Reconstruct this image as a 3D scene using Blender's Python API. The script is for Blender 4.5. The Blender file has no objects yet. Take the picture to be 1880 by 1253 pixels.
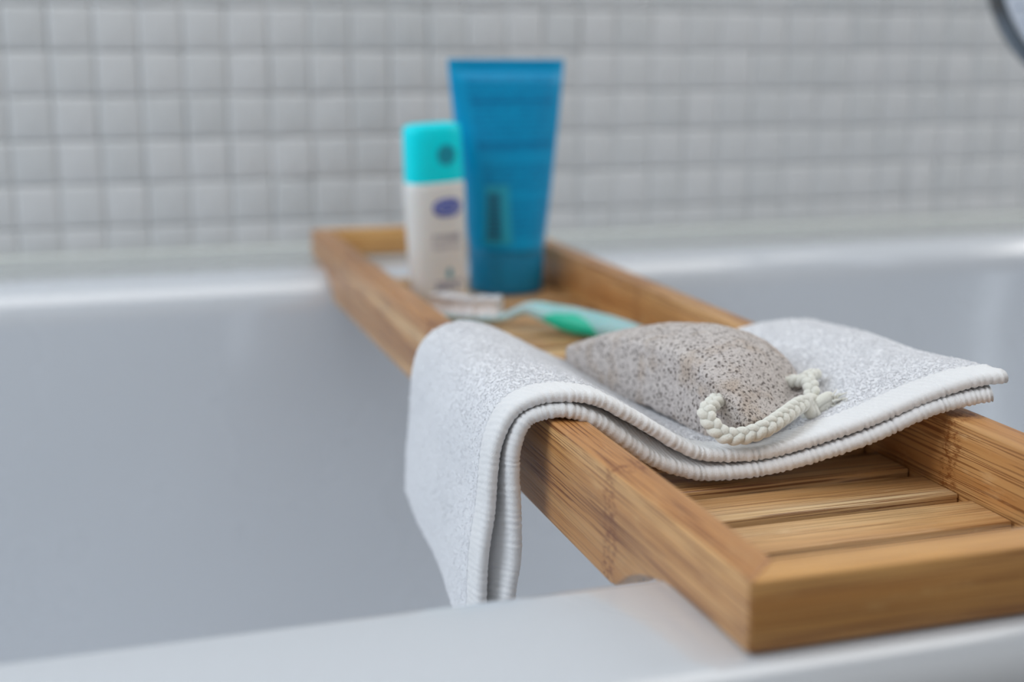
import bpy, bmesh, math, random
import numpy as np
from mathutils import Vector, Matrix, Euler, noise
random.seed(7); rng = np.random.default_rng(7)
sc = bpy.context.scene
C = sc.collection

# ------------------------------------------------------------------ camera
YAW, PITCH = 0.3038445, 0.2166658
cd = bpy.data.cameras.new('camera'); cam = bpy.data.objects.new('camera', cd); C.objects.link(cam)
cam.location = (-0.14681, -0.27254, 0.12733)
cam.rotation_euler = (math.pi/2 - PITCH, 0, -YAW)
cd.sensor_width = 36; cd.lens = 46.484; cd.clip_start = 0.01; cd.clip_end = 30
cd.dof.use_dof = True; cd.dof.focus_distance = 0.462; cd.dof.aperture_fstop = 5.1; cd.dof.aperture_blades = 0
sc.camera = cam
# ------------------------------------------------------------------ light
sc.view_settings.view_transform = 'Standard'; sc.view_settings.look = 'None'
sc.view_settings.exposure = 0.0; sc.view_settings.gamma = 1; sc.view_settings.use_curve_mapping = False
w = bpy.data.worlds.new('world'); sc.world = w; w.use_nodes = True
w.node_tree.nodes['Background'].inputs[0].default_value = (0.78, 0.88, 1.0, 1)
w.node_tree.nodes['Background'].inputs[1].default_value = 1.0
def area(name, loc, target, sx, sy, power, col):
    ld = bpy.data.lights.new(name, 'AREA'); ld.shape = 'RECTANGLE'; ld.size = sx; ld.size_y = sy
    ld.energy = power; ld.color = col
    o = bpy.data.objects.new(name, ld); C.objects.link(o); o.location = loc
    o.rotation_euler = (Vector(target)-Vector(loc)).to_track_quat('-Z', 'Y').to_euler()
    return o
area('window_daylight', (1.80, 0.28, 0.95), (0.1, 0.25, 0.0), 0.95, 0.9, 10, (1.0, 0.975, 0.95))
area('second_window_daylight', (-1.42, 0.15, 0.95), (-0.1, 0.25, 0.1), 1.05, 1.0, 15.5, (0.83, 0.915, 1.0))
area('ceiling_light', (0.25, -0.15, 1.66), (0.25, -0.15, 0), 2.2, 1.2, 10.5, (1.0, 0.985, 0.965))

# ------------------------------------------------------------------ helpers
def srgb(r, g, b):
    f = lambda c: (c/255/12.92) if c/255 <= .04045 else ((c/255+.055)/1.055)**2.4
    return (f(r), f(g), f(b), 1)
def mat(name, col, rough=.5, **kw):
    m = bpy.data.materials.new(name); m.use_nodes = True
    b = m.node_tree.nodes['Principled BSDF']
    b.inputs['Base Color'].default_value = col; b.inputs['Roughness'].default_value = rough
    for k, v in kw.items(): b.inputs[k.replace('_', ' ')].default_value = v
    return m
class NT:
    def __init__(s, m): s.t = m.node_tree; s.b = s.t.nodes['Principled BSDF']
    def n(s, typ, ins=None, **props):
        nd = s.t.nodes.new(typ)
        for k, v in props.items(): setattr(nd, k, v)
        for k, v in (ins or {}).items():
            if isinstance(v, bpy.types.NodeSocket): s.t.links.new(v, nd.inputs[k])
            else: nd.inputs[k].default_value = v
        return nd
    def math(s, op, a, b=0.0, c=None):
        d = {0: a, 1: b}
        if c is not None: d[2] = c
        return s.n('ShaderNodeMath', d, operation=op).outputs[0]
    def mix(s, f, a, b):
        nd = s.n('ShaderNodeMix', data_type='RGBA')
        for i, v in ((0, f), (6, a), (7, b)):
            if isinstance(v, bpy.types.NodeSocket): s.t.links.new(v, nd.inputs[i])
            else: nd.inputs[i].default_value = v
        return nd.outputs[2]
    def ramp(s, f, stops):
        nd = s.n('ShaderNodeValToRGB', {0: f}); e = nd.color_ramp.elements
        while len(e) < len(stops): e.new(.5)
        for el, (p, c) in zip(e, stops): el.position = p; el.color = c
        return nd.outputs[0]
    def noise(s, vec, scale, detail=2, rough=.5):
        return s.n('ShaderNodeTexNoise', {'Vector': vec, 'Scale': scale, 'Detail': detail, 'Roughness': rough}).outputs[0]
    def set(s, **kw):
        for k, v in kw.items():
            k = k.replace('_', ' ')
            if isinstance(v, bpy.types.NodeSocket): s.t.links.new(v, s.b.inputs[k])
            else: s.b.inputs[k].default_value = v
    def bump(s, h, strength, dist):
        s.t.links.new(s.n('ShaderNodeBump', {'Height': h, 'Strength': strength, 'Distance': dist}).outputs[0], s.b.inputs['Normal'])

def link(name, verts, faces, m, parent=None, smooth=True, auto=None):
    me = bpy.data.meshes.new(name)
    if isinstance(verts, np.ndarray): verts = verts.tolist()
    if isinstance(faces, np.ndarray): faces = faces.tolist()
    me.from_pydata(verts, [], faces); me.update()
    me.materials.append(m)
    me.polygons.foreach_set('use_smooth', [smooth]*len(me.polygons))
    if auto is not None: me.set_sharp_from_angle(angle=math.radians(auto))
    o = bpy.data.objects.new(name, me); C.objects.link(o)
    if parent: o.parent = parent
    return o
def thing(name, label, cat, loc=(0, 0, 0), group=None):
    o = bpy.data.objects.new(name, None); C.objects.link(o); o.location = loc
    o.empty_display_size = .01
    o['label'] = label; o['category'] = cat
    if group: o['group'] = group
    return o
def tag(o, label, cat): o['label'] = label; o['category'] = cat; return o
def struct(o): o['kind'] = 'structure'; return o
def local(o, parent):
    """geometry was written in world space: keep it there under a parent with a location"""
    o.parent = parent; o.matrix_parent_inverse = Matrix.Translation(-parent.location)
    return o
def box(name, a, b, m, parent=None, bev=0, seg=2):
    bm = bmesh.new(); bmesh.ops.create_cube(bm, size=1)
    ce = [(a[i]+b[i])/2 for i in range(3)]
    for v in bm.verts: v.co = Vector([ce[i]+v.co[i]*(b[i]-a[i]) for i in range(3)])
    if bev: bmesh.ops.bevel(bm, geom=bm.edges[:], offset=bev, segments=seg, affect='EDGES', profile=.5)
    me = bpy.data.meshes.new(name); bm.to_mesh(me); bm.free(); me.materials.append(m)
    if bev:
        me.polygons.foreach_set('use_smooth', [True]*len(me.polygons)); me.set_sharp_from_angle(angle=math.radians(50))
    o = bpy.data.objects.new(name, me); C.objects.link(o)
    if parent: o.parent = parent
    return o
def grid_faces(nu, nv, closed_v=False, off=0):
    f = []
    for i in range(nu-1):
        for j in range(nv if closed_v else nv-1):
            k = (j+1) % nv
            f.append((off+i*nv+j, off+(i+1)*nv+j, off+(i+1)*nv+k, off+i*nv+k))
    return f
def catmull(P, n):
    P = np.array(P, float); k = len(P)
    Q = np.vstack([2*P[0]-P[1], P, 2*P[-1]-P[-2]])
    t = np.linspace(0, k-1, n); i = np.minimum(t.astype(int), k-2); s = (t-i)[:, None]
    a, b, c, d = Q[i], Q[i+1], Q[i+2], Q[i+3]
    return .5*(2*b+(c-a)*s+(2*a-5*b+4*c-d)*s**2+(3*b-a-3*c+d)*s**3)
def frames(P):
    T = np.gradient(P, axis=0); T /= np.linalg.norm(T, axis=1)[:, None]
    N = np.zeros_like(P); v = np.cross(T[0], [0, 0, 1.]);
    if np.linalg.norm(v) < .1: v = np.cross(T[0], [1., 0, 0])
    N[0] = v/np.linalg.norm(v)
    for i in range(1, len(P)):
        v = N[i-1]-T[i]*(N[i-1]@T[i]); N[i] = v/np.linalg.norm(v)
    return T, N, np.cross(T, N)
def tube(P, r, ns=8):
    """swept round section; r scalar or array, or (rn, rb) pair of arrays"""
    P = np.array(P, float); n = len(P); T, N, B = frames(P)
    rn, rb = r if isinstance(r, tuple) else (r, r)
    rn = np.broadcast_to(rn, (n,)); rb = np.broadcast_to(rb, (n,))
    a = np.linspace(0, 2*np.pi, ns, endpoint=False)
    V = P[:, None]+rn[:, None, None]*np.cos(a)[None, :, None]*N[:, None]+rb[:, None, None]*np.sin(a)[None, :, None]*B[:, None]
    V = V.reshape(-1, 3); F = [tuple(reversed(q)) for q in grid_faces(n, ns, True)]
    F += [tuple(range(ns)), tuple(range((n-1)*ns, n*ns))[::-1]]
    return V, F
def join(parts):
    V, F, o = [], [], 0
    for v, f in parts:
        V.append(np.asarray(v)); F += [tuple(i+o for i in q) for q in f]; o += len(v)
    return np.vstack(V), F
def loft(rings, cap0=True, cap1=True):
    ns = len(rings[0]); V = np.vstack(rings); F = grid_faces(len(rings), ns, True)
    F = [tuple(reversed(q)) for q in F]
    if cap0: F.append(tuple(range(ns)))
    if cap1: F.append(tuple(range((len(rings)-1)*ns, len(rings)*ns))[::-1])
    return V, F
def fix(o):
    bm = bmesh.new(); bm.from_mesh(o.data); bmesh.ops.recalc_face_normals(bm, faces=bm.faces[:]); bm.to_mesh(o.data); bm.free()
    return o

# ------------------------------------------------------------------ materials
def tex(nt, offset=(0, 0, 0)):
    tc = nt.n('ShaderNodeTexCoord').outputs['Object']
    return nt.n('ShaderNodeMapping', {'Vector': tc, 'Location': offset}).outputs[0]
def bamboo(name, axis, seed, light=1.0, node=None, tint=(1, 1, 1)):
    """laminated bamboo: strips glued side by side, fine dark vessel streaks along the grain"""
    m = mat(name, (0.5, .3, .12, 1), .42); nt = NT(m); v = tex(nt, (seed*1.37, seed*.71, seed*.53))
    raw = nt.n('ShaderNodeTexCoord').outputs['Object']
    s = [1, 1, 1]; s[axis] = .035
    g = nt.n('ShaderNodeVectorMath', {0: v, 1: s}, operation='MULTIPLY').outputs[0]
    s2 = [1, 1, 1]; s2[axis] = .012
    g2 = nt.n('ShaderNodeVectorMath', {0: v, 1: s2}, operation='MULTIPLY').outputs[0]
    def C3(r, gg, b): return tuple(min(1, c*light*t) for c, t in zip(srgb(r, gg, b)[:3], tint))+(1,)
    base = nt.ramp(nt.noise(g, 95, 3, .6), [(.30, C3(172, 122, 72)), (.46, C3(198, 152, 102)), (.60, C3(214, 174, 124)), (.75, C3(228, 196, 152))])
    strip = nt.noise(g2, 130, 0, .5)
    base = nt.mix(nt.ramp(strip, [(.40, (0, 0, 0, 1)), (.52, (.35, .35, .35, 1))]), base, C3(190, 132, 72))
    st = nt.noise(g2, 1500, 1, .6)
    mask = nt.ramp(nt.noise(g, 60, 1), [(.40, (0, 0, 0, 1)), (.60, (1, 1, 1, 1))])
    dark = nt.math('MULTIPLY', nt.ramp(st, [(.52, (0, 0, 0, 1)), (.59, (1, 1, 1, 1))]), nt.math('MULTIPLY_ADD', mask, .55, .35))
    col = nt.mix(nt.math('MULTIPLY', dark, .95), base, C3(112, 58, 16))
    # pale worn patches where the lacquer has gone
    sw = [1, 1, 1]; sw[axis] = .25
    worn = nt.ramp(nt.noise(nt.n('ShaderNodeVectorMath', {0: v, 1: sw}, operation='MULTIPLY').outputs[0], 150, 5, .7), [(.58, (0, 0, 0, 1)), (.74, (.55, .55, .55, 1))])
    col = nt.mix(worn, col, C3(222, 190, 148))
    if node is not None:
        sep = nt.n('ShaderNodeSeparateXYZ', {0: raw}).outputs[axis]
        sm = 0
        for y0 in node:
            wob = nt.math('MULTIPLY_ADD', nt.noise(v, 120, 2), .016, -.008)
            d = nt.math('ABSOLUTE', nt.math('SUBTRACT', nt.math('ADD', sep, wob), y0))
            k = nt.math('SUBTRACT', 1, nt.math('MULTIPLY', d, 1/.0062), ); k = nt.math('MINIMUM', nt.math('MULTIPLY', nt.math('MAXIMUM', k, 0), 1.8), 1)
            sm = nt.math('ADD', k, sm)
        g3 = nt.n('ShaderNodeVectorMath', {0: v, 1: [1 if i != axis else .45 for i in range(3)]}, operation='MULTIPLY').outputs[0]
        nz = nt.ramp(nt.noise(g3, 700, 3, .7), [(.47, (0, 0, 0, 1)), (.58, (1, 1, 1, 1))])
        col = nt.mix(nt.math('MULTIPLY', nt.math('MULTIPLY', sm, nz), .8), col, C3(128, 72, 26))
    h = nt.math('SUBTRACT', nt.noise(g2, 900, 3, .6), nt.math('MULTIPLY', dark, .4))
    nt.set(Base_Color=col, Roughness=nt.math('MULTIPLY_ADD', worn, .3, .34)); nt.bump(h, .35, .0006)
    m.node_tree.nodes['Principled BSDF'].inputs['Specular IOR Level'].default_value = .65
    return m
M_rail_l = bamboo('bamboo_left_rail', 1, 1, .96, node=[.094, .33, .55], tint=(1.03, .93, .80))
M_rail_r = bamboo('bamboo_right_rail', 1, 4, .92, node=[.112, .40], tint=(1.05, .96, .82))
M_end = bamboo('bamboo_end', 0, 6, 1.10, tint=(1.03, .95, .72))
M_slats = [bamboo('bamboo_slat', 0, 9+i*2.3, lt, tint=(.97, 1.02, 1.06)) for i, lt in enumerate((1.20, 1.04, 1.14))]

def acrylic():
    m = mat('white_acrylic', srgb(207, 212, 219), .16, Coat_Weight=1.0, Coat_Roughness=.10, Coat_IOR=2.1); nt = NT(m); v = tex(nt)
    nt.set(Roughness=nt.math('MULTIPLY_ADD', nt.noise(v, 9, 3), .12, .22)); return m
M_tub = acrylic()
def tile_mat():
    m = mat('white_glazed_tile', srgb(200, 202, 202), .3); nt = NT(m)
    r = nt.n('ShaderNodeObjectInfo').outputs['Random']
    nt.set(Base_Color=nt.mix(r, srgb(205, 207, 208), srgb(212, 213, 214))); v = tex(nt)
    nt.bump(nt.noise(v, 60, 2), .15, .003); return m
M_tile = tile_mat()
M_grout = mat('pale_grout', srgb(216, 217, 216), .85)
nt = NT(M_grout); nt.bump(nt.noise(tex(nt), 900, 3), .3, .0005)
M_seal = mat('silicone', srgb(208, 212, 208), .35)
nt = NT(M_seal); nt.bump(nt.noise(tex(nt), 40, 2), .2, .001)
M_paint = mat('wall_paint', srgb(205, 202, 198), .8)
nt = NT(M_paint); nt.bump(nt.noise(tex(nt), 300, 3), .1, .001)
M_ceil = mat('ceiling_paint', srgb(232, 232, 230), .9)
nt = NT(M_ceil); nt.bump(nt.noise(tex(nt), 300, 3), .1, .001)
def floor_mat():
    m = mat('floor_tile', srgb(120, 118, 115), .4); nt = NT(m); v = tex(nt)
    br = nt.n('ShaderNodeTexBrick', {'Vector': v, 'Color1': srgb(126, 123, 120), 'Color2': srgb(116, 114, 112), 'Mortar': srgb(90, 88, 86), 'Scale': 2.5}).outputs[0]
    nt.set(Base_Color=br); return m
M_floor = floor_mat()

# ------------------------------------------------------------------ room shell
ZR = -0.0203                                        # top of the bath rim
FL = -0.60; WY = 0.742
struct(box('floor', (-1.5, -1.5, FL-.05), (1.9, WY+.1, FL), M_floor))
struct(box('ceiling', (-1.5, -1.5, 1.7), (1.9, WY+.1, 1.75), M_ceil))
struct(box('wall_front', (-1.5, -1.55, FL), (1.9, -1.5, 1.7), M_paint))
# left wall with a window opening
bm_parts = []
def bx(a, b):
    v = [(x, y, z) for x in (a[0], b[0]) for y in (a[1], b[1]) for z in (a[2], b[2])]
    return (v, [(0, 1, 3, 2), (4, 6, 7, 5), (0, 4, 5, 1), (2, 3, 7, 6), (0, 2, 6, 4), (1, 5, 7, 3)])
V, F = join([bx((-1.5, -1.5, FL), (-1.45, WY+.1, .45)), bx((-1.5, -1.5, 1.45), (-1.45, WY+.1, 1.7)),
             bx((-1.5, -1.5, .45), (-1.45, -.37, 1.45)), bx((-1.5, .67, .45), (-1.45, WY+.1, 1.45))])
struct(link('wall_left', V, F, M_paint, smooth=False))
V2 = np.array(V)*[-1, 1, 1]+[.40, 0, 0]; struct(fix(link('wall_right', V2, F, M_paint, smooth=False)))
M_frame = mat('window_frame_paint', srgb(235, 235, 235), .4)
V, F = join([bx((-1.49, -.37, .45), (-1.455, -.33, 1.45)), bx((-1.49, .63, .45), (-1.455, .67, 1.45)),
             bx((-1.49, -.33, .45), (-1.455, .63, .49)), bx((-1.49, -.33, 1.41), (-1.455, .63, 1.45)), bx((-1.49, .13, .49), (-1.455, .17, 1.41))])
struct(link('window_1', V, F, M_frame, smooth=False))
V2 = np.array(V)*[-1, 1, 1]+[.40, 0, 0]; struct(fix(link('window_2', V2, F, M_frame, smooth=False)))
# tiled wall
wall = struct(box('wall_back', (-1.5, WY, FL), (1.9, WY+.1, 1.7), M_grout))
PX, PZ = 0.0308, 0.0317; X0, Z0 = -0.0806, -0.0003
def tile_geo(n=5):
    """pillowed glazed tile, 2.6 mm proud at its crown with a rolled edge"""
    hx, hz = PX/2-.00035, PZ/2-.0003; c = [-1, -.80, 0, .80, 1]; V = []
    for a in c:
        for b in c:
            e = max(abs(a), abs(b)); h = {1: .0003, .80: .0008}.get(round(e, 2), .0026)
            V.append((a*hx, -h, b*hz))
    F = grid_faces(n, n)
    ring = [j for j in range(n)]+[i*n+n-1 for i in range(1, n)]+[(n-1)*n+j for j in range(n-2, -1, -1)]+[i*n for i in range(n-2, 0, -1)]
    k = len(V)
    for r in ring: V.append((V[r][0], 0, V[r][2]))
    L = len(ring)
    for i in range(L): F.append((ring[i], k+i, k+(i+1) % L, ring[(i+1) % L]))
    return V, F
TV, TF = tile_geo()
tm = bpy.data.meshes.new('tile'); tm.from_pydata(TV, [], TF); tm.materials.append(M_tile)
tm.polygons.foreach_set('use_smooth', [True]*len(tm.polygons)); tm.update()
bmx = bmesh.new(); bmx.from_mesh(tm); bmesh.ops.recalc_face_normals(bmx, faces=bmx.faces[:]); bmx.to_mesh(tm); bmx.free()
rest = []
zb = ZR+.0045
for i in range(-44, 64):
    for j in range(-1, 40):
        cx = X0+(i+.5)*PX; cz = Z0+(j+.5)*PZ
        if j == -1: continue
        if -6 <= i <= 25 and 0 <= j <= 6:
            o = bpy.data.objects.new('tile', tm); C.objects.link(o); o.parent = wall
            o.location = (cx, WY-.0004, cz); o.rotation_euler = (random.gauss(0, .008), random.gauss(0, .004), random.gauss(0, .018))
        elif j < 24:
            rest.append((cx, cz))
    # cut bottom course
tv = np.array(TV); parts_v = np.concatenate([tv+np.array([cx, WY, cz]) for cx, cz in rest])
tf = []; nv = len(TV)
for k in range(len(rest)): tf += [tuple(a+k*nv for a in f) for f in TF]
o = link('tile_field', parts_v, tf, M_tile, wall); o['kind'] = 'stuff'; fix(o)
# bottom course: cut tiles standing on the rim
cutm = tm.copy(); cutm.name = 'cut_tile'
hb = (Z0-.0003-(ZR+.0008)); 
for v in cutm.vertices: v.co.z *= hb/(PZ-.0006)
cut_rest = []
for i in range(-44, 64):
    cx = X0+(i+.5)*PX; cz = ZR+.0008+hb/2
    if -6 <= i <= 25:
        o = bpy.data.objects.new('tile', cutm); C.objects.link(o); o.parent = wall
        o.location = (cx, WY-.0004, cz); o.rotation_euler = (random.gauss(0, .008), 0, random.gauss(0, .008))
# silicone joint between rim and tiles
t = np.linspace(0, math.pi/2, 6); P = []
ring = [(WY, ZR+.0016), (WY, ZR-.001), (WY-.009, ZR-.001)]+[(WY-.009+.009*math.sin(a)*.85, ZR+.0016*(1-math.cos(a))) for a in t[1:]]
rings = [np.array([(x, y, z) for y, z in ring]) for x in (-.93, 1.0)]
V, F = loft(rings); struct(fix(link('trim_1', V, F, M_seal, smooth=True, auto=60)))

# ------------------------------------------------------------------ bathtub
def rrect(x0, x1, y0, y1, r, z, n=10):
    P = []
    for cx, cy, a0 in ((x1-r, y1-r, 0), (x0+r, y1-r, 90), (x0+r, y0+r, 180), (x1-r, y0+r, 270)):
        for k in range(n):
            a = math.radians(a0+90*k/(n-1)); P.append((cx+r*math.cos(a), cy+r*math.sin(a), z))
    return np.array(P)
OX0, OX1, OY0, OY1 = -.95, 1.02, -.010, WY-.006
IX0, IX1, IY0, IY1 = -.86, .90, .0505, .6325
rings = []
rings.append(rrect(OX0+.012, OX1-.012, OY0+.012, OY1-.001, .06, FL))
rings.append(rrect(OX0+.010, OX1-.010, OY0+.010, OY1-.001, .06, ZR-.060))
for k in range(8):                                       # rolled outer lip
    a = math.pi/2*k/7; r = .011
    e = r*(1-math.sin(a)); 
    rings.append(rrect(OX0+r*(1-math.cos(a)), OX1-r*(1-math.cos(a)), OY0+r*(1-math.cos(a)), OY1-.001, .06, ZR-.017+.017*math.sin(a)-.0))
for k in range(10):                                      # inner roll-over
    a = math.pi/2*k/9; r = .024; d = r*math.sin(a)
    rings.append(rrect(IX0+d, IX1-d, IY0+d*.55, IY1-d, .12, ZR-.026*(1-math.cos(a))))
for d, z, r in ((.028, -.10, .125), (.042, -.20, .13), (.060, -.30, .13), (.078, -.36, .13), (.105, -.395, .12), (.14, -.41, .10)):
    rings.append(rrect(IX0+d*1.6, IX1-d*1.6, IY0+d*.8, IY1-d, r, z))
V, F = loft(rings, cap0=False)
tub = fix(link('bathtub', V, F, M_tub, smooth=True, auto=70))
tag(tub, 'white glossy acrylic bathtub with a flat rim that the bamboo rack spans', 'bathtub')

# ------------------------------------------------------------------ bamboo bath caddy
W, L, T, HE, HD = .150, .685, .0128, .0196, .0376
caddy = thing('bath_caddy', 'slatted bamboo bath rack lying across the white tub from rim to rim', 'bath rack', (W/2, L/2, -HE))
def side_profile():
    P = [(0, 0), (0, -HE), (.044, -.0203)]
    P += [(.050, -.0208), (.056, -.0222), (.062, -.0238), (.068, -.0254), (.074, -.0280), (.080, -.0312), (.085, -.0348), (.089, -.0370), (.0925, -HD)]
    Q = [(L-y, z) for y, z in reversed(P)]
    return P+Q
def rail(name, x0, m, inner):
    prof = side_profile(); bm = bmesh.new(); A, B = [], []
    for y, z in prof:
        def X(x, y=y, z=z):
            yy = y
            if x == inner and y == 0: yy = T*.999
            if x == inner and y == L: yy = L-T*.999
            return bm.verts.new((x, yy, z))
        A.append(X(x0)); B.append(X(x0+T))
    bm.faces.new(A); bm.faces.new(B[::-1])
    n = len(A)
    for i in range(n): bm.faces.new((A[i], B[i], B[(i+1) % n], A[(i+1) % n]))
    bmesh.ops.recalc_face_normals(bm, faces=bm.faces[:])
    ed = [e for e in bm.edges if len(e.link_faces) == 2 and e.calc_face_angle() > math.radians(40)]
    bmesh.ops.bevel(bm, geom=ed, offset=.0010, segments=3, affect='EDGES', profile=.5)
    me = bpy.data.meshes.new(name); bm.to_mesh(me); bm.free(); me.materials.append(m)
    me.polygons.foreach_set('use_smooth', [True]*len(me.polygons)); me.set_sharp_from_angle(angle=math.radians(35))
    o = bpy.data.objects.new(name, me); C.objects.link(o); return local(o, caddy)
rail('side_rail', 0, M_rail_l, T); rail('side_rail', W-T, M_rail_r, W-T)
def end_rail(y0, y1, outer):
    bm = bmesh.new()
    def r(z):
        a = [(0.00005, outer), (W-.00005, outer), (W-T, y0+y1-outer), (T, y0+y1-outer)]
        return [bm.verts.new((x, y, z)) for x, y in a]
    t, b = r(0), r(-HE)
    bm.faces.new(t); bm.faces.new(b[::-1])
    for i in range(4): bm.faces.new((t[i], b[i], b[(i+1) % 4], t[(i+1) % 4]))
    bmesh.ops.recalc_face_normals(bm, faces=bm.faces[:])
    bmesh.ops.bevel(bm, geom=bm.edges[:], offset=.0010, segments=3, affect='EDGES', profile=.5)
    me = bpy.data.meshes.new('end_rail'); bm.to_mesh(me); bm.free(); me.materials.append(M_end)
    me.polygons.foreach_set('use_smooth', [True]*len(me.polygons)); me.set_sharp_from_angle(angle=math.radians(35))
    o = bpy.data.objects.new('end_rail', me); C.objects.link(o); local(o, caddy)
end_rail(0, T, 0); end_rail(L-T, L, L)
ZS = -.0256
k = 0; y = .0745
while y < .61:
    o = box('slat', (T-.0002, y, ZS-.0075), (W-T-.0008+random.uniform(-.0004, .0006), y+.0222, ZS+random.uniform(-.0002, .0002)), M_slats[k % 3], None, .0007)
    local(o, caddy); k += 1; y += .030
for x0 in (T-.0001, W-T-.0079):
    local(box('batten', (x0, .095, -.0372), (x0+.008, .590, ZS-.0074), M_rail_r, None, .0005), caddy)

# ------------------------------------------------------------------ towel
def terry_mat(name, col, k):
    m = mat(name, col, .95); nt = NT(m); v = tex(nt)
    nt.set(Sheen_Weight=.25, Sheen_Roughness=.6, Subsurface_Weight=.35, Subsurface_Radius=(1, 1, 1), Subsurface_Scale=.003)
    nt.bump(nt.noise(v, k, 3, .7), .5, .0008); return m
M_terry = terry_mat('white_terry', srgb(244, 245, 250), 1800)
M_hem = terry_mat('white_woven_hem', srgb(244, 244, 245), 2600)
M_rope = terry_mat('cream_cotton_cord', srgb(232, 231, 220), 1500)
fy = lambda x: .1516-.275*(x+.0016)
#            top layer (x,z)      bottom layer (x,z)      back edge centre (x,y,z)
ST = [((-.0240, -.090), (-.0125, -.088), (-.0165, .303, -.0735)),
      ((-.0235, -.070), (-.0138, -.068), (-.0160, .302, -.055)),
      ((-.0226, -.051), (-.0117, -.051), (-.0150, .300, -.040)),
      ((-.0203, -.034), (-.0118, -.034), (-.0145, .298, -.027)),
      ((-.0194, -.0200), (-.0124, -.0200), (-.0140, .296, -.0160)),
      ((-.0176, -.0080), (-.0120, -.0100), (-.0120, .294, -.0060)),
      ((-.0125, .0025), (-.0088, -.0010), (-.0080, .292, .0010)),
      ((-.0040, .0076), (-.0030, .0026), (-.0010, .2905, .0052)),
      ((.0068, .0087), (.0065, .0034), (.0070, .289, .0065)),
      ((.0168, .0070), (.0168, -.0010), (.0165, .287, .0042)),
      ((.0268, .0016), (.0264, -.0082), (.0270, .2845, -.0010)),
      ((.0362, -.0042), (.0359, -.0150), (.0390, .282, -.0075)),
      ((.0456, -.0102), (.0454, -.0187), (.0500, .280, -.0125)),
      ((.0549, -.0136), (.0549, -.0203), (.0610, .278, -.0158)),
      ((.0733, -.0132), (.0733, -.0186), (.0780, .275, -.0165)),
      ((.0920, -.0080), (.0920, -.0136), (.0960, .271, -.0120)),
      ((.1107, -.0012), (.1110, -.0067), (.1150, .267, -.0060)),
      ((.1290, .0070), (.1290, .0022), (.1340, .263, .0012)),
      ((.1440, .0123), (.1420, .0062), (.1520, .259, .0042)),
      ((.1560, .0142), (.1510, .0080), (.1660, .257, .0035))]
NU = 420
Ftop = catmull([(a[0], fy(a[0]), a[1]) for a, b, c in ST], NU)
Fbot = catmull([(b[0], fy(b[0])-.0012, b[1]) for a, b, c in ST], NU)
Bk = catmull([c for a, b, c in ST], NU)
def reparam(*curves):
    """even spacing along the front curve"""
    d = np.r_[0, np.cumsum(np.linalg.norm(np.diff(curves[0], axis=0), axis=1))]
    s = np.linspace(0, d[-1], NU)
    return [np.stack([np.interp(s, d, c[:, k]) for k in range(3)], 1) for c in curves], d[-1]
(Ftop, Fbot, Bk), ALEN = reparam(Ftop, Fbot, Bk)
def unit(a): return a/np.maximum(np.linalg.norm(a, axis=-1, keepdims=True), 1e-9)
dF = unit(np.gradient(Ftop, axis=0)); Nf = unit(np.cross(dF, Bk-Ftop))     # outward / up
if Nf[NU//2, 2] < 0: Nf = -Nf
Bbot = Bk-unit(Nf)*.0052
from math import pi
def sheet(Fc, Bc, v, top):
    """centre surface point for fraction v (array) of every station"""
    v = np.asarray(v)[None, :, None]
    P = Fc[:, None]*(1-v)+Bc[:, None]*v
    u = np.linspace(0, 1, NU)[:, None, None]
    x = P[..., 0:1]
    sag = -.0032*np.exp(-((x-.085)/.030)**2)*np.sin(pi*v)
    wav = .0011*np.sin(9*v+u*14)*np.sin(pi*np.clip(v, 0, 1))*(1-np.exp(-((x-.07)/.05)**2))
    P = P.copy(); P[..., 2:3] += sag
    if not top:
        v_ = np.clip(v/.10, 0, 1); v_ = v_*v_*(3-2*v_)
        Q = Ftop[:, None]*(1-v)+Bk[:, None]*v; Q = Q-Nf[:, None]*.0049; Q[..., 2:3] += sag
        P = P*(1-v_)+Q*v_
    P += Nf[:, None]*(wav if top else wav*.3)
    return P
def normals(P):
    du = np.gradient(P, axis=0); dv = np.gradient(P, axis=1)
    n = unit(np.cross(du, dv)); 
    if n[NU//2, P.shape[1]//2, 2] < 0: n = -n
    return n
def hashn(n, m, s):
    return np.random.default_rng(s).standard_normal((n, m))
def smooth2(a, k=1):
    for _ in range(k):
        a = (a+np.roll(a, 1, 0)+np.roll(a, -1, 0)+np.roll(a, 1, 1)+np.roll(a, -1, 1))/5
    return a
LV = np.linalg.norm(Ftop-Bk, axis=1).mean()
HEM = .0155/LV
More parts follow.
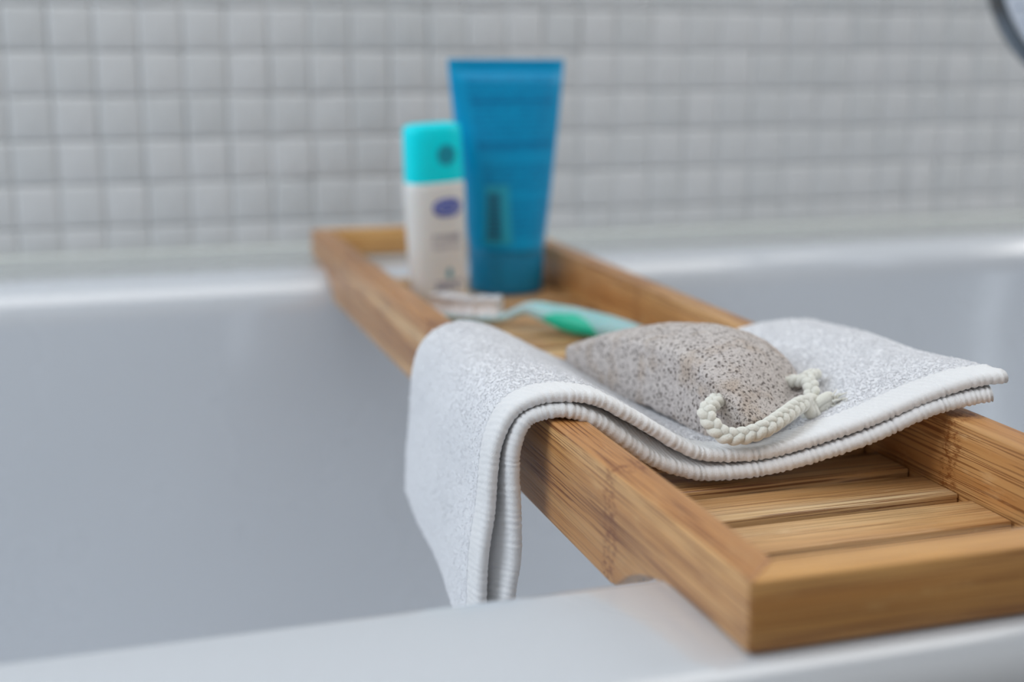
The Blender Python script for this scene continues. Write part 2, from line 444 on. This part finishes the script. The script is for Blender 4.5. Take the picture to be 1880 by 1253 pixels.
def cloth_shell(Fc, Bc, v0, v1, nv, T, top, m, name, rib=0., fuzz=0., round_front=False, seed=1):
    v = np.linspace(v0, v1, nv); P = sheet(Fc, Bc, v, top); N = normals(P)
    dv = unit(np.gradient(P, axis=1))
    s = np.linspace(0, ALEN, NU)[:, None]; vm = (v*LV)[None, :]
    h = np.full((NU, nv), T/2); hb = np.full((NU, nv), T/2)
    if rib:
        # rows of stitching run from the edge to the pile, slightly slanted
        ph = (s+vm*.30+.0003*np.sin(s*900))/.0024*2*pi; wk = .45+.55*np.clip((s-.085)/.03, 0, 1)
        r = rib*(np.abs(np.sin(ph/2))**.8-.5)*wk*(1+.25*np.sin(s*611)+.2*np.sin(s*1733+1))
        h = h+r; hb = hb+r*.8
        h = h+.00012*smooth2(hashn(NU, nv, seed), 1)
        if top: 
            h = h-.0010*np.exp(-((vm-(.0145))/.0008)**2)
    if fuzz:
        h = h+fuzz*smooth2(hashn(NU, nv, seed), 1)*1.2
        h = h+fuzz*.5*np.abs(np.sin(s/.0016*pi+np.sin(vm*300)*.5))
    topV = P+N*h[..., None]; botV = P-N*hb[..., None]
    rows = []
    if round_front:
        K = 7; arc = []
        for k in range(1, K+1):
            a = pi*k/(K+1)
            hh = h[:, :1]*.5+hb[:, :1]*.5
            arc.append(P[:, :1]+N[:, :1]*(np.cos(a)*hh)[..., None]-dv[:, :1]*(np.sin(a)*hh*1.15)[..., None])
        arc = np.concatenate(arc, 1)                    # from top to bottom
        G = np.concatenate([topV[:, ::-1], arc, botV], 1)
    else:
        G = np.concatenate([topV[:, ::-1], botV], 1)
    nvv = G.shape[1]; n = NU
    F = grid_faces(n, nvv, True); V = G.reshape(-1, 3)
    # rounded ends
    V = np.vstack([V, V[:nvv].mean(0), V[-nvv:].mean(0)])
    a, b = len(V)-2, len(V)-1
    half = nvv//2
    F.append(tuple(range(nvv))); F.append(tuple(range((n-1)*nvv, n*nvv))[::-1])
    o = link(name, V[:-2], F, m, smooth=True); fix(o)
    return o, P, N, h
towel = thing('washcloth', 'folded white terry washcloth draped over both rails of the bamboo rack', 'towel', (.05, .2, ZS))
o, P1, N1, h1 = cloth_shell(Ftop, Bk, HEM*.92, 1, 170, .0042, True, M_terry, 'upper_layer', fuzz=.00020, seed=3); local(o, towel)
o, Ph, Nh, hh = cloth_shell(Ftop, Bk, .012, HEM, 26, .0044, True, M_hem, 'hem', rib=.00070, round_front=True, seed=4); local(o, towel)
o, P2, N2, h2 = cloth_shell(Fbot, Bbot, HEM*.92, 1, 60, .0038, False, M_terry, 'lower_layer', fuzz=.00022, seed=5); local(o, towel)
o, Pb, Nb, hb_ = cloth_shell(Fbot, Bbot, .012, HEM, 22, .0050, False, M_hem, 'hem', rib=.00070, round_front=True, seed=6); local(o, towel)
# terry loops standing on the upper layer
def loops(P, N, h, count, height, width, rad, seed, vmax=1.0):
    r = np.random.default_rng(seed); n, m = P.shape[:2]
    iu = r.uniform(0, n-2, count); iv = r.uniform(0, (m-2)*vmax, count)
    a, b = iu.astype(int), iv.astype(int); fu, fv = (iu-a)[:, None], (iv-b)[:, None]
    base = P[a, b]*(1-fu)*(1-fv)+P[a+1, b]*fu*(1-fv)+P[a, b+1]*(1-fu)*fv+P[a+1, b+1]*fu*fv
    nn = N[a, b]; base = base+nn*(h[a, b, None]-.0002)
    ang = r.uniform(0, pi, count)[:, None]; t1 = unit(P[a+1, b]-P[a, b]); t2 = np.cross(nn, t1)
    d = t1*np.cos(ang)+t2*np.sin(ang); e = np.cross(nn, d)
    lean = (t1*r.normal(0, .35, (count, 1))+t2*r.normal(0, .35, (count, 1)))
    hgt = height*r.uniform(.6, 1.3, (count, 1)); wd = width*r.uniform(.7, 1.3, (count, 1))
    hgt *= np.clip(.45+(iu[:, None]/n-.27)/.12*.55, .45, 1.0)
    pts = []
    for s, q in ((-1, 0), (-.9, .6), (0, 1), (.9, .6), (1, 0)):
        pts.append(base+d*wd*s*.5+(nn+lean*q)*hgt*q)
    pts = np.stack(pts, 1)                                         # count,5,3
    tan = unit(np.gradient(pts, axis=1)); up = unit(np.cross(tan, e[:, None]))
    ring = []
    for k in range(3):
        an = 2*pi*k/3
        ring.append(pts+rad*(np.cos(an)*e[:, None]+np.sin(an)*up))
    V = np.stack(ring, 2).reshape(-1, 3)                           # count,5,3ring
    f = []
    for i in range(4):
        for k in range(3):
            k2 = (k+1) % 3
            f.append((i*3+k, i*3+k2, (i+1)*3+k2, (i+1)*3+k))
    f = np.array(f)
    F = (f[None]+np.arange(count)[:, None, None]*15).reshape(-1, 4)
    return V, F
V, F = loops(P1, N1, h1, 62000, .00050, .0006, .00013, 11)
o = link('terry_pile', V, F, M_terry); o['kind'] = 'stuff'; local(o, towel)
# a few stray threads along the hem
th = []
r = np.random.default_rng(5)
for k in range(70):
    i = int(r.uniform(NU*.30, NU-4)); p = Ph[i, -2]+Nh[i, -2]*.0022; q = p.copy(); path = [p]
    d = unit(Nh[i, -2]+r.normal(0, .6, 3)); ln = r.uniform(.0012, .0034)
    for s in range(6):
        d = unit(d+r.normal(0, .35, 3)); q = q+d*ln/6; path.append(q)
    th.append(tube(path, .00005, 3))
V, F = join(th); o = link('loose_threads', V, F, M_terry); o['kind'] = 'stuff'; local(o, towel)

# ------------------------------------------------------------------ pumice stone
O = np.array([.068, .128]); DS = unit(np.array([-.1392, .9903])); DW = np.array([DS[1], -DS[0]])
SW = .0505
def zt0(s): return np.interp(s, [0, .004, .010, .019, .026, .037, .048, .068, .090, .112, .128, .140, .1465, .149], [-.0030, -.0005, .0038, .0082, .0107, .0130, .0140, .0140, .0118, .0072, .0022, -.0012, -.0030, -.0042])
def zb0(s): return np.interp(s, [0, .004, .008, .025, .047, .067, .088, .112, .135, .149], [-.0075, -.0095, -.0112, -.0150, -.0136, -.0130, -.0143, -.0153, -.0142, -.0110])
NA, NBT, NBS = 290, 88, 44
rings = []
for ia in range(NA):
    a = ia/(NA-1); a = .5-.5*math.cos(pi*a)*1.0 if False else a
    ring = []
    def pt(b, q):          # b across 0..1 ; q 0 bottom .. 1 top
        w = b*SW
        w += .0050*(1-b)*max(0, 1-a*6)**2+.0035*(1-b)*max(0, (a-.85)/.15)**2
        s0 = .0065+.027*(b**1.15); s1 = .156-.010*b-.006*(2*b-1)**4
        s = s0+(s1-s0)*a; sl = .149*a
        dome = float(np.interp(a, [0, .25, .5, .8, 1], [.0078, .0078, .0048, .0030, .003]))
        zt = float(zt0(sl))+dome*((1-((b-.50)/.56)**2)-(1-(.50/.56)**2))*min(1, a*9)*min(1, (1-a)*6)**.6-.0050*max(0, b-.5)**1.4
        zb = float(zb0(sl))+.0065*b**1.5
        if zt < zb+.004: zt = zb+.004
        z = zb+(zt-zb)*q
        bow = .0012*math.sin(pi*q)*(1 if b > .5 else -.2)
        return (O[0]+DS[0]*s+DW[0]*(w+bow), O[1]+DS[1]*s+DW[1]*(w+bow), z)
    for k in range(NBS): ring.append(pt(0, k/NBS))
    for k in range(NBT): ring.append(pt(k/NBT, 1))
    for k in range(NBS): ring.append(pt(1, 1-k/NBS))
    for k in range(NBT): ring.append(pt(1-k/NBT, 0))
    rings.append(np.array(ring))
G = np.stack(rings)
# close the two ends with shrunken rings, then relax for rounded arrises
def shrink(g, sgn):
    c = g.mean(0); out = []
    for f, d in ((.80, .0012), (.5, .0022), (.2, .0026)):
        q = c+(g-c)*f; q[:, :2] += DS*sgn*d; out.append(q)
    return out
G = np.concatenate([np.stack(shrink(G[0], -1)[::-1]), G, np.stack(shrink(G[-1], 1))])
for _ in range(16):
    H = (np.roll(G, 1, 1)+np.roll(G, -1, 1)+G*2)/4
    H2 = H.copy(); H2[1:-1] = (H[:-2]+H[2:]+2*H[1:-1])/4; G = H2
def pumice_mat():
    m = mat('grey_pumice', srgb(176, 168, 164), .95); nt = NT(m); v = tex(nt)
    vz = nt.n('ShaderNodeVectorMath', {0: v, 1: nt.n('ShaderNodeVectorMath', {0: nt.n('ShaderNodeTexNoise', {'Vector': v, 'Scale': 700.0}).outputs[1], 'Scale': .0011}, operation='SCALE').outputs[0]}, operation='ADD').outputs[0]
    d1 = nt.n('ShaderNodeTexVoronoi', {'Vector': vz, 'Scale': 620.0}).outputs[0]
    d2 = nt.n('ShaderNodeTexVoronoi', {'Vector': vz, 'Scale': 1350.0}).outputs[0]
    p1 = nt.ramp(d1, [(.24, (1, 1, 1, 1)), (.42, (0, 0, 0, 1))]); p2 = nt.ramp(d2, [(.15, (.8, .8, .8, 1)), (.38, (0, 0, 0, 1))])
    sel = nt.ramp(nt.noise(v, 500, 1), [(.40, (0, 0, 0, 1)), (.50, (1, 1, 1, 1))])
    pit = nt.math('MAXIMUM', nt.math('MULTIPLY', p1, sel), nt.math('MULTIPLY', p2, .75))
    geo = nt.n('ShaderNodeNewGeometry').outputs['True Normal']
    base = nt.mix(nt.noise(v, 260, 4, .7), srgb(186, 177, 175), srgb(226, 219, 213))
    warm = nt.ramp(nt.noise(v, 90, 3), [(.52, (0, 0, 0, 1)), (.70, (.5, .5, .5, 1))])
    base = nt.mix(warm, base, srgb(182, 160, 138))
    col = nt.mix(nt.math('MULTIPLY', pit, .85), base, srgb(84, 72, 66))  # shade inside the pores painted into the colour as dark brown
    nt.set(Base_Color=col); nt.bump(nt.math('SUBTRACT', nt.math('MULTIPLY', nt.noise(v, 1500, 3, .7), .5), pit), .8, .0007)
    return m
M_pumice = pumice_mat()
nr, nc = G.shape[:2]
Vp = G.reshape(-1, 3).copy()
# real surface roughness: grains and worn arrises
Ctr = Vp.mean(0)
gn = np.gradient(G, axis=0); gm = np.roll(G, -1, 1)-np.roll(G, 1, 1)
Nn = unit(np.cross(gm, gn)).reshape(-1, 3)
sgn = np.sign(((Vp-Ctr)*Nn).sum(1)).mean(); Nn *= 1 if sgn > 0 else -1
disp = []
for p in Vp.tolist():
    q = Vector(p); dd = noise.voronoi(q*560)[0]; pit = max(0, .36-dd[0])*(.0016 if noise.noise(q*300) > -.12 else .0002)
    disp.append(noise.noise(q*260)*.0003+noise.noise(q*1100)*.0002-pit)
disp = np.array(disp)
Vp = Vp+Nn*disp[:, None]
F = grid_faces(nr, nc, True); F.append(tuple(range(nc))); F.append(tuple(range((nr-1)*nc, nr*nc))[::-1])
stone = thing('pumice_stone', 'grey porous pumice stone with a knotted white cord, lying on the washcloth', 'pumice stone', (.08, .2, -.014))
o = link('stone', Vp, F, M_pumice); fix(o); local(o, stone)
# cord through the hole near the front end: three-strand plait
def braid(path, R, rs, pitch, ns=10):
    P = catmull(path, 400); d = np.r_[0, np.cumsum(np.linalg.norm(np.diff(P, axis=0), axis=1))]
    n = int(d[-1]/.00035); s = np.linspace(0, d[-1], n)
    P = np.stack([np.interp(s, d, P[:, k]) for k in range(3)], 1)
    for _ in range(6): P[1:-1] = (P[:-2]+P[2:]+2*P[1:-1])/4
    T, N, B = frames(P); out = []
    for k in range(3):
        ph = s/pitch*2*pi+k*2*pi/3
        Q = P+N*(R*np.sin(ph))[:, None]+B*(R*.55*np.sin(2*ph))[:, None]
        env = np.clip(np.minimum(s, d[-1]-s)/.002, .25, 1)
        out.append(tube(Q, rs*env, ns))
    return out
H0 = (.0655, .1490, .0005)
pathA = [(.0700, .1560, .0030), (.0635, .1500, .0022), (.0568, .1440, .0002), (.0578, .1390, -.0040), (.0612, .1355, -.0066), (.0672, .1325, -.0060), (.0745, .1315, -.0036), (.0840, .1360, -.0012), (.0945, .1430, .0003), (.1010, .1470, -.0010)]
pathB = [(.0960, .1700, .0000), (.1030, .1640, .0035), (.1060, .1585, .0046), (.1045, .1530, .0028), (.1025, .1490, .0000)]
pathD = [(.1050, .1600, .0046), (.1100, .1640, .0050), (.1165, .1690, .0045)]
parts = braid(pathA, .0016, .00175, .0115)+braid(pathB, .0015, .0017, .0110)+braid(pathD, .0013, .0016, .011)
# knot: overhand knot wound thick
K = []
cK = np.array([.1030, .1460, -.0034])
for t in np.linspace(0, 2*pi, 160):
    x = (math.sin(t)+2*math.sin(2*t))/3; y = (math.cos(t)-2*math.cos(2*t))/3; z = -math.sin(3*t)/1.6
    K.append(cK+.0066*(x*np.array([.95, .3, 0])+y*np.array([.15, .1, .98])+z*.42*np.array([.3, -.95, .1])))
parts.append(tube(K, .0023, 12)); 
K2 = [q+np.array([.0012, -.0012, -.0010]) for q in K[::-1]]
parts.append(tube([cK+(q-cK)*.72 for q in K2], .0020, 12))
# frayed end
rr = np.random.default_rng(8)
for k in range(130):
    b = np.array([.1085, .1460, -.0032])+rr.normal(0, .0016, 3); d = unit(np.array([.8, -.15, .25])+rr.normal(0, .33, 3)); ln = rr.uniform(.003, .0062)
    parts.append(tube([b, b+d*ln*.5+rr.normal(0, .0003, 3), b+d*ln+rr.normal(0, .0005, 3)], np.array([.00055, .0005, .00022]), 5))
V, F = join(parts); o = link('cord', V, F, M_rope); fix(o); o['label'] = 'white braided cord tied in a knot'; local(o, stone)

# ------------------------------------------------------------------ bottle
def ell(cx, cy, rx, ry, z, n=48, p=2.0):
    a = np.linspace(0, 2*pi, n, endpoint=False); c, s = np.cos(a), np.sin(a)
    return np.stack([cx+rx*np.sign(c)*np.abs(c)**(2/p), cy+ry*np.sign(s)*np.abs(s)**(2/p), np.full(n, z)], 1)
def bottle_mat():
    m = mat('white_bottle_plastic', srgb(230, 230, 228), .3); nt = NT(m); v = tex(nt)
    nt.set(Subsurface_Weight=.1, Subsurface_Scale=.004)
    x, yy, z = nt.n('ShaderNodeSeparateXYZ', {0: v}).outputs[:3]
    # small grey print: two lines of lettering too small to read
    col = srgb(230, 230, 228)
    for z0, hgt, x0, x1, c, sc_ in ((.0415, .0022, -.009, .011, srgb(120, 118, 140), 900), (.0360, .0016, -.009, .011, srgb(150, 148, 165), 1100), (.0120, .0030, -.008, .010, srgb(70, 90, 140), 700)):
        inz = nt.math('LESS_THAN', nt.math('ABSOLUTE', nt.math('SUBTRACT', z, z0)), hgt)
        inx = nt.math('MULTIPLY', nt.math('GREATER_THAN', x, x0), nt.math('LESS_THAN', x, x1))
        wv = nt.math('GREATER_THAN', nt.noise(v, sc_, 1), .5)
        k = nt.math('MULTIPLY', nt.math('MULTIPLY', inz, inx), wv)
        front = nt.math('LESS_THAN', yy, 0.0); k = nt.math('MULTIPLY', k, front)
        col = nt.mix(k, col, c)
    nt.set(Base_Color=col); return m
M_bottle = bottle_mat()
M_cap = mat('aqua_clear_cap', srgb(8, 236, 250), .2, IOR=1.3)
nt = NT(M_cap); nt.bump(nt.noise(tex(nt), 200, 1), .05, .001)
M_nozzle = mat('teal_nozzle', srgb(0, 150, 175), .3); nt = NT(M_nozzle); nt.set(Base_Color=nt.mix(nt.noise(tex(nt), 300), srgb(0, 140, 168), srgb(0, 160, 180)))
M_navy = mat('navy_print', srgb(38, 60, 150), .35); nt = NT(M_navy); nt.set(Base_Color=nt.mix(nt.noise(tex(nt), 300), srgb(40, 66, 180), srgb(50, 78, 190)))
M_white = mat('white_print', srgb(200, 205, 228), .4); nt = NT(M_white); nt.set(Base_Color=nt.mix(nt.noise(tex(nt), 300), srgb(195, 200, 225), srgb(205, 210, 230)))
bot = thing('lotion_bottle', 'small white bottle with clear aqua cap and navy oval logo, left of the tube', 'bottle', (.0520, .512, ZS))
bot.rotation_euler = (0, math.radians(-2.2), math.radians(14))
RX, RY = .0192, .0120
prof = [(0, .0165, .0098), (.0006, .0172, .0105), (.003, .0180, .0112), (.010, .0186, .0117), (.035, .0192, .0120), (.062, .0196, .0122), (.0712, .0197, .0122), (.0742, .0193, .0120), (.0762, .0182, .0112)]
V, F = loft([ell(0, 0, rx, ry, z, p=2.3) for z, rx, ry in prof]); o = fix(link('bottle_body', V, F, M_bottle, bot, auto=60))
prof = [(.0752, .0186, .0116), (.078, .0188, .0118), (.100, .0184, .0116), (.1068, .0181, .0114), (.1090, .0172, .0107), (.1098, .0150, .0092)]
outer = [ell(0, 0, rx, ry, z, p=2.5) for z, rx, ry in prof]
inner = [ell(0, 0, rx-.0012, ry-.0012, z-(.0012 if z > .1 else 0), p=2.5) for z, rx, ry in reversed(prof)]
V, F = loft(outer+inner, cap0=True, cap1=True); o = fix(link('cap', V, F, M_cap, bot, auto=60)); o['label'] = 'clear aqua cap'
V, F = loft([ell(0, 0, r, r, z, 24) for z, r in ((.076, .0072), (.086, .0070), (.0868, .0048), (.0960, .0045), (.0985, .0040))])
o = fix(link('pump', V, F, M_nozzle, bot, auto=50))
V, F = tube([(0.003, -.001, .0915), (.003, -.0118, .0915)], np.array([.0062, .0062]), 20); fix(link('nozzle', V, F, M_nozzle, bot, auto=50))
def on_bottle(x, z, lift=.0003):
    rx = np.interp(z, [0, .010, .035, .062, .0712], [.017, .0186, .0192, .0196, .0197]); ry = rx*.622
    c = min(.999, abs(x)/rx); return (x, -ry*(1-c**2.3)**(1/2.3)-lift, z)
def patch(cx, cz, fx, fz, n=28, power=2.0, lift=.0003):
    P = [on_bottle(cx, cz, lift+.0001)]
    for r_ in (.5, 1.0):
        for k in range(n):
            a = 2*pi*k/n; c, s = math.cos(a), math.sin(a)
            x = cx+r_*fx*math.copysign(abs(c)**(2/power), c); z = cz+r_*fz*math.copysign(abs(s)**(2/power), s)
            P.append(on_bottle(x, z, lift))
    F = [(0, 1+k, 1+(k+1) % n) for k in range(n)]+[(1+k, 1+n+k, 1+n+(k+1) % n, 1+(k+1) % n) for k in range(n)]
    return P, F
P, F = patch(.0022, .0600, .0100, .0056, power=2.4); o = link('logo', P, F, M_navy, bot)
lg = o; o['label'] = 'navy oval logo'
# pale ring and script-like lettering inside the oval
rg = []
for k in range(33):
    a = 2*pi*k/32; rg.append(on_bottle(.0022+.0080*math.cos(a), .0600+.0036*math.sin(a), .0006))
V, F = tube(rg, .00035, 5); link('logo_ring', V, F, M_white, lg)
let = []
for k in range(6):
    x = .0022-.0052+k*.0021
    let.append(tube([on_bottle(x-.0005, .0588, .0007), on_bottle(x-.0005+.0004, .0612 if k in (0, 2, 4, 5) else .0603, .0007), on_bottle(x+.0006, .0590, .0007)], .0003, 5))
V, F = join(let); link('logo_lettering', V, F, M_white, lg)
P, F = patch(.0018, .0195, .0020, .0034, power=1.6); link('drop_mark', P, F, M_nozzle, bot)
# ------------------------------------------------------------------ tube
def tube_mat():
    m = mat('blue_tube_plastic', srgb(0, 140, 185), .3); nt = NT(m); v = tex(nt)
    x, yy, z = nt.n('ShaderNodeSeparateXYZ', {0: v}).outputs[:3]
    base = nt.mix(nt.noise(v, 30, 2), srgb(0, 150, 204), srgb(0, 160, 212))
    rows = nt.math('GREATER_THAN', nt.math('FRACT', nt.math('MULTIPLY', z, 1/.0036)), .42)
    words = nt.math('GREATER_THAN', nt.noise(nt.n('ShaderNodeVectorMath', {0: v, 1: (1, 1, 2.0)}, operation='MULTIPLY').outputs[0], 420, 2), .46)
    k = nt.math('MULTIPLY', rows, words)
    lim = nt.math('MULTIPLY', nt.math('GREATER_THAN', z, .036), nt.math('LESS_THAN', z, .138))
    gap = nt.math('GREATER_THAN', nt.math('ABSOLUTE', nt.math('SUBTRACT', z, .0860)), .0035)
    gap2 = nt.math('GREATER_THAN', nt.math('ABSOLUTE', nt.math('SUBTRACT', z, .0630)), .0025)
    inx = nt.math('LESS_THAN', nt.math('ABSOLUTE', x), nt.math('MULTIPLY_ADD', z, .125, .0145))
    for q in (lim, gap, gap2, inx, nt.math('LESS_THAN', yy, 0)): k = nt.math('MULTIPLY', k, q)
    col = nt.mix(nt.math('MULTIPLY', k, .55), base, srgb(0, 92, 148))
    # denser heading bands
    hd = 0
    for z0 in (.1215, .0945):
        hd = nt.math('ADD', nt.math('LESS_THAN', nt.math('ABSOLUTE', nt.math('SUBTRACT', z, z0)), .0016), hd)
    col = nt.mix(nt.math('MULTIPLY', nt.math('MULTIPLY', hd, inx), .45), col, srgb(0, 92, 148))
    nt.set(Base_Color=col); nt.bump(nt.noise(v, 60, 2), .1, .001); return m
M_tube = tube_mat(); M_tube.node_tree.nodes['Principled BSDF'].inputs['Specular IOR Level'].default_value = .25
M_tcap = mat('blue_tube_cap', srgb(0, 116, 160), .3); nt = NT(M_tcap); nt.set(Base_Color=nt.mix(nt.noise(tex(nt), 60), srgb(0, 126, 172), srgb(0, 136, 180)))
M_panel = mat('aqua_print', srgb(25, 165, 195), .35); nt = NT(M_panel); nt.set(Base_Color=nt.mix(nt.noise(tex(nt), 200), srgb(20, 160, 190), srgb(30, 170, 200)))
M_bars = mat('dark_teal_print', srgb(0, 84, 120), .35); nt = NT(M_bars); nt.set(Base_Color=nt.mix(nt.noise(tex(nt), 200), srgb(0, 78, 115), srgb(0, 90, 125)))
tb = thing('cream_tube', 'tall blue squeeze tube standing on its cap behind the small white bottle', 'tube', (.1044, .5420, ZS))
tb.rotation_euler = (0, math.radians(.4), math.radians(10))
V, F = loft([ell(0, 0, r_, r_*.96, z) for z, r_ in ((0, .0236), (.0008, .0244), (.004, .0246), (.0275, .0250), (.0285, .0246))])
fix(link('cap', V, F, M_tcap, tb, auto=50))
def tsec(z):
    t = (z-.0288)/(.1470-.0288); t = min(max(t, 0), 1)
    return .0247+(.0415-.0247)*t**.95, .0242*(1-t)**.72+.0011, 2+1.2*t
zs = [.0286, .0300]+[.030+(.138-.030)*k/16 for k in range(1, 17)]
R_ = [ell(0, 0, .0238, .0235, .0284)]+[ell(0, 0, *tsec(z)[:2], z, p=tsec(z)[2]) for z in zs]
R_ += [ell(0, 0, .0408, .0013, .1400, p=4), ell(0, 0, .0413, .0012, .1465, p=4), ell(0, 0, .0410, .0010, .1475, p=4)]
V, F = loft(R_); fix(link('tube_body', V, F, M_tube, tb, auto=50))
def on_tube(x, z, lift=.0003):
    rx, ry, p = tsec(z); c = min(.999, abs(x)/rx); return (x, -ry*(1-c**p)**(1/p)-lift, z)
def tpatch(x0, x1, z0, z1, lift, nx=6, nz=8):
    V = [on_tube(x0+(x1-x0)*i/(nx-1), z0+(z1-z0)*j/(nz-1), lift) for i in range(nx) for j in range(nz)]
    return V, grid_faces(nx, nz)
V, F = tpatch(-.0225, -.0080, .033, .0700, .0004); o = link('barcode_panel', V, F, M_panel, tb); bp = o
V, F = join([tpatch(-.0215, -.0140, .036+.0030*k, .0378+.0030*k, .0007, 4, 2) for k in range(10)])
link('barcode', V, F, M_bars, bp)
# ------------------------------------------------------------------ toothbrush
M_handle = mat('aqua_translucent_plastic', srgb(205, 236, 238), .15, Transmission_Weight=.25, IOR=1.4, Subsurface_Weight=.3, Subsurface_Scale=.004)
nt = NT(M_handle); nt.set(Base_Color=nt.ramp(nt.noise(tex(nt), 30, 1), [(.35, srgb(196, 226, 232)), (.6, srgb(176, 226, 228))]))
M_grip = mat('green_rubber_grip', srgb(0, 190, 155), .4)
nt = NT(M_grip); nt.set(Base_Color=nt.mix(nt.noise(tex(nt), 60), srgb(0, 182, 150), srgb(10, 198, 160)))
M_brist = mat('white_bristles', srgb(235, 235, 238), .6); nt = NT(M_brist); nt.set(Base_Color=nt.mix(nt.noise(tex(nt), 400), srgb(242, 242, 246), srgb(250, 250, 252)))
brush = thing('toothbrush', 'aqua toothbrush with green grip and white bristles lying on the slats', 'toothbrush', (.08, .41, ZS))
path = [(.0335, .458, -.0215), (.0420, .450, -.0215), (.0560, .437, -.0210), (.0680, .426, -.0195), (.0760, .420, -.0150), (.0810, .415, -.0138), (.0900, .405, -.0158), (.0990, .393, -.0172), (.1090, .376, -.0178), (.1170, .358, -.0182), (.1240, .340, -.0195), (.1285, .325, -.0210)]
P = catmull(path, 110); t = np.linspace(0, 1, 110)
rn = np.interp(t, [0, .03, .1, .25, .33, .42, .50, .62, .74, .86, .96, 1], [.0015, .004, .0052, .0050, .0032, .0040, .0060, .0082, .0078, .0055, .0045, .0015])
rb = np.interp(t, [0, .03, .1, .25, .33, .42, .50, .62, .74, .86, .96, 1], [.0008, .002, .0026, .0026, .0027, .0036, .0054, .0072, .0066, .0050, .0042, .0012])
V, F = tube(P, (rn, rb), 20); o = fix(link('handle', V, F, M_handle)); local(o, brush)
g0, g1 = 52, 88; seg = P[g0:g1]+np.array([-.0026, -.0032, -.0008]); tt = np.linspace(0, pi, g1-g0)
V, F = tube(seg, (np.sin(tt)*.0052+.0002, np.sin(tt)*.0058+.0002), 16); o = fix(link('grip', V, F, M_grip)); o['label'] = 'green rubber grip'; local(o, brush)
tf_ = []; r = np.random.default_rng(3)
Tn, Nn2, Bn2 = frames(P)
for i in range(11):
    for j in range(3):
        k = 3+i*2.3; c = P[int(k)]; side = unit(np.cross(Tn[int(k)], [0, 0, 1.])); b = c+side*(j-1)*.0028+np.array([0, 0, .0015])
        for q in range(12):
            bb = b+r.normal(0, .0008, 3)*[1, 1, 0]; tp = bb+np.array([r.normal(0, .0004), r.normal(0, .0004)-.0008, .0095+r.normal(0, .0005)])
            tf_.append(tube([bb, (bb+tp)/2, tp], .0013, 5))
V, F = join(tf_); o = link('bristles', V, F, M_brist); o['kind'] = 'stuff'; local(o, brush)
# ------------------------------------------------------------------ hand shower (top right corner)
M_chrome = mat('chrome', srgb(120, 130, 140), .18, Metallic=1.0); nt = NT(M_chrome); nt.set(Roughness=nt.math('MULTIPLY_ADD', nt.noise(tex(nt), 40), .1, .12))
M_face = mat('shower_face', srgb(225, 233, 245), .3); nt = NT(M_face); nt.set(Base_Color=nt.mix(nt.noise(tex(nt), 200), srgb(215, 225, 240), srgb(232, 238, 248)))
M_rub = mat('blue_nozzle_rubber', srgb(150, 165, 190), .5); nt = NT(M_rub); nt.set(Base_Color=nt.mix(nt.noise(tex(nt), 200), srgb(140, 158, 186), srgb(158, 172, 196)))
hs = thing('hand_shower', 'round chrome-rimmed hand shower hanging at the top right corner above the tub', 'shower head', (.5150, .450, .1940))
fwd = Vector((.30, .93, -.21)).normalized()
hs.rotation_euler = (-Vector((-.42, -.90, -.10)).normalized()).to_track_quat('Z', 'Y').to_euler()
RD = .105
V, F = loft([ell(0, 0, r_, r_, z, 64) for z, r_ in ((.0, RD-.009), (-.0015, RD-.008), (-.0035, RD-.004), (-.001, RD), (.008, RD+.001), (.020, RD-.010), (.030, RD-.035), (.034, .012))])
fix(link('rim', V, F, M_chrome, hs, auto=60))
V, F = loft([ell(0, 0, r_, r_, z, 64) for z, r_ in ((.001, RD-.0075), (-.0022, RD-.0085), (-.0026, RD-.030), (-.0028, .002))]); fc = fix(link('face', V, F, M_face, hs, auto=60))
nz = []
for ring_r, cnt in ((.090, 56), (.080, 50), (.070, 44), (.060, 38), (.050, 31), (.040, 25), (.030, 19), (.020, 12), (.010, 6)):
    for k in range(cnt):
        a = 2*pi*k/cnt; c = (ring_r*math.cos(a), ring_r*math.sin(a))
        nz.append(loft([ell(c[0], c[1], .0017, .0017, -.002, 8), ell(c[0], c[1], .0013, .0013, -.0042, 8)]))
V, F = join(nz); o = fix(link('nozzles', V, F, M_rub, fc)); o['kind'] = 'stuff'
V, F = tube(catmull([(0, 0, .026), (0, .04, .038), (.0, .10, .044), (0, .17, .048), (0, .24, .050)], 30), np.linspace(.015, .0125, 30), 20); fix(link('shower_handle', V, F, M_chrome, hs, auto=60))
# wall bracket that holds the handle
mw = Matrix.LocRotScale(hs.location, hs.rotation_euler, None); hp = mw @ Vector((0, .17, .048))
br = thing('shower_bracket', 'chrome wall bracket holding the hand shower', 'bracket', (hp.x, WY, hp.z))
V, F = tube([(hp.x, hp.y+.0142, hp.z), (hp.x, WY-.012, hp.z), (hp.x, WY, hp.z)], np.array([.008, .008, .008]), 16); o = fix(link('arm', V, F, M_chrome, None, auto=60)); local(o, br)
V, F = tube([(hp.x, WY-.010, hp.z), (hp.x, WY-.002, hp.z), (hp.x, WY+.0, hp.z)], np.array([.020, .024, .024]), 24); o = fix(link('wall_plate', V, F, M_chrome, None, auto=60)); local(o, br)
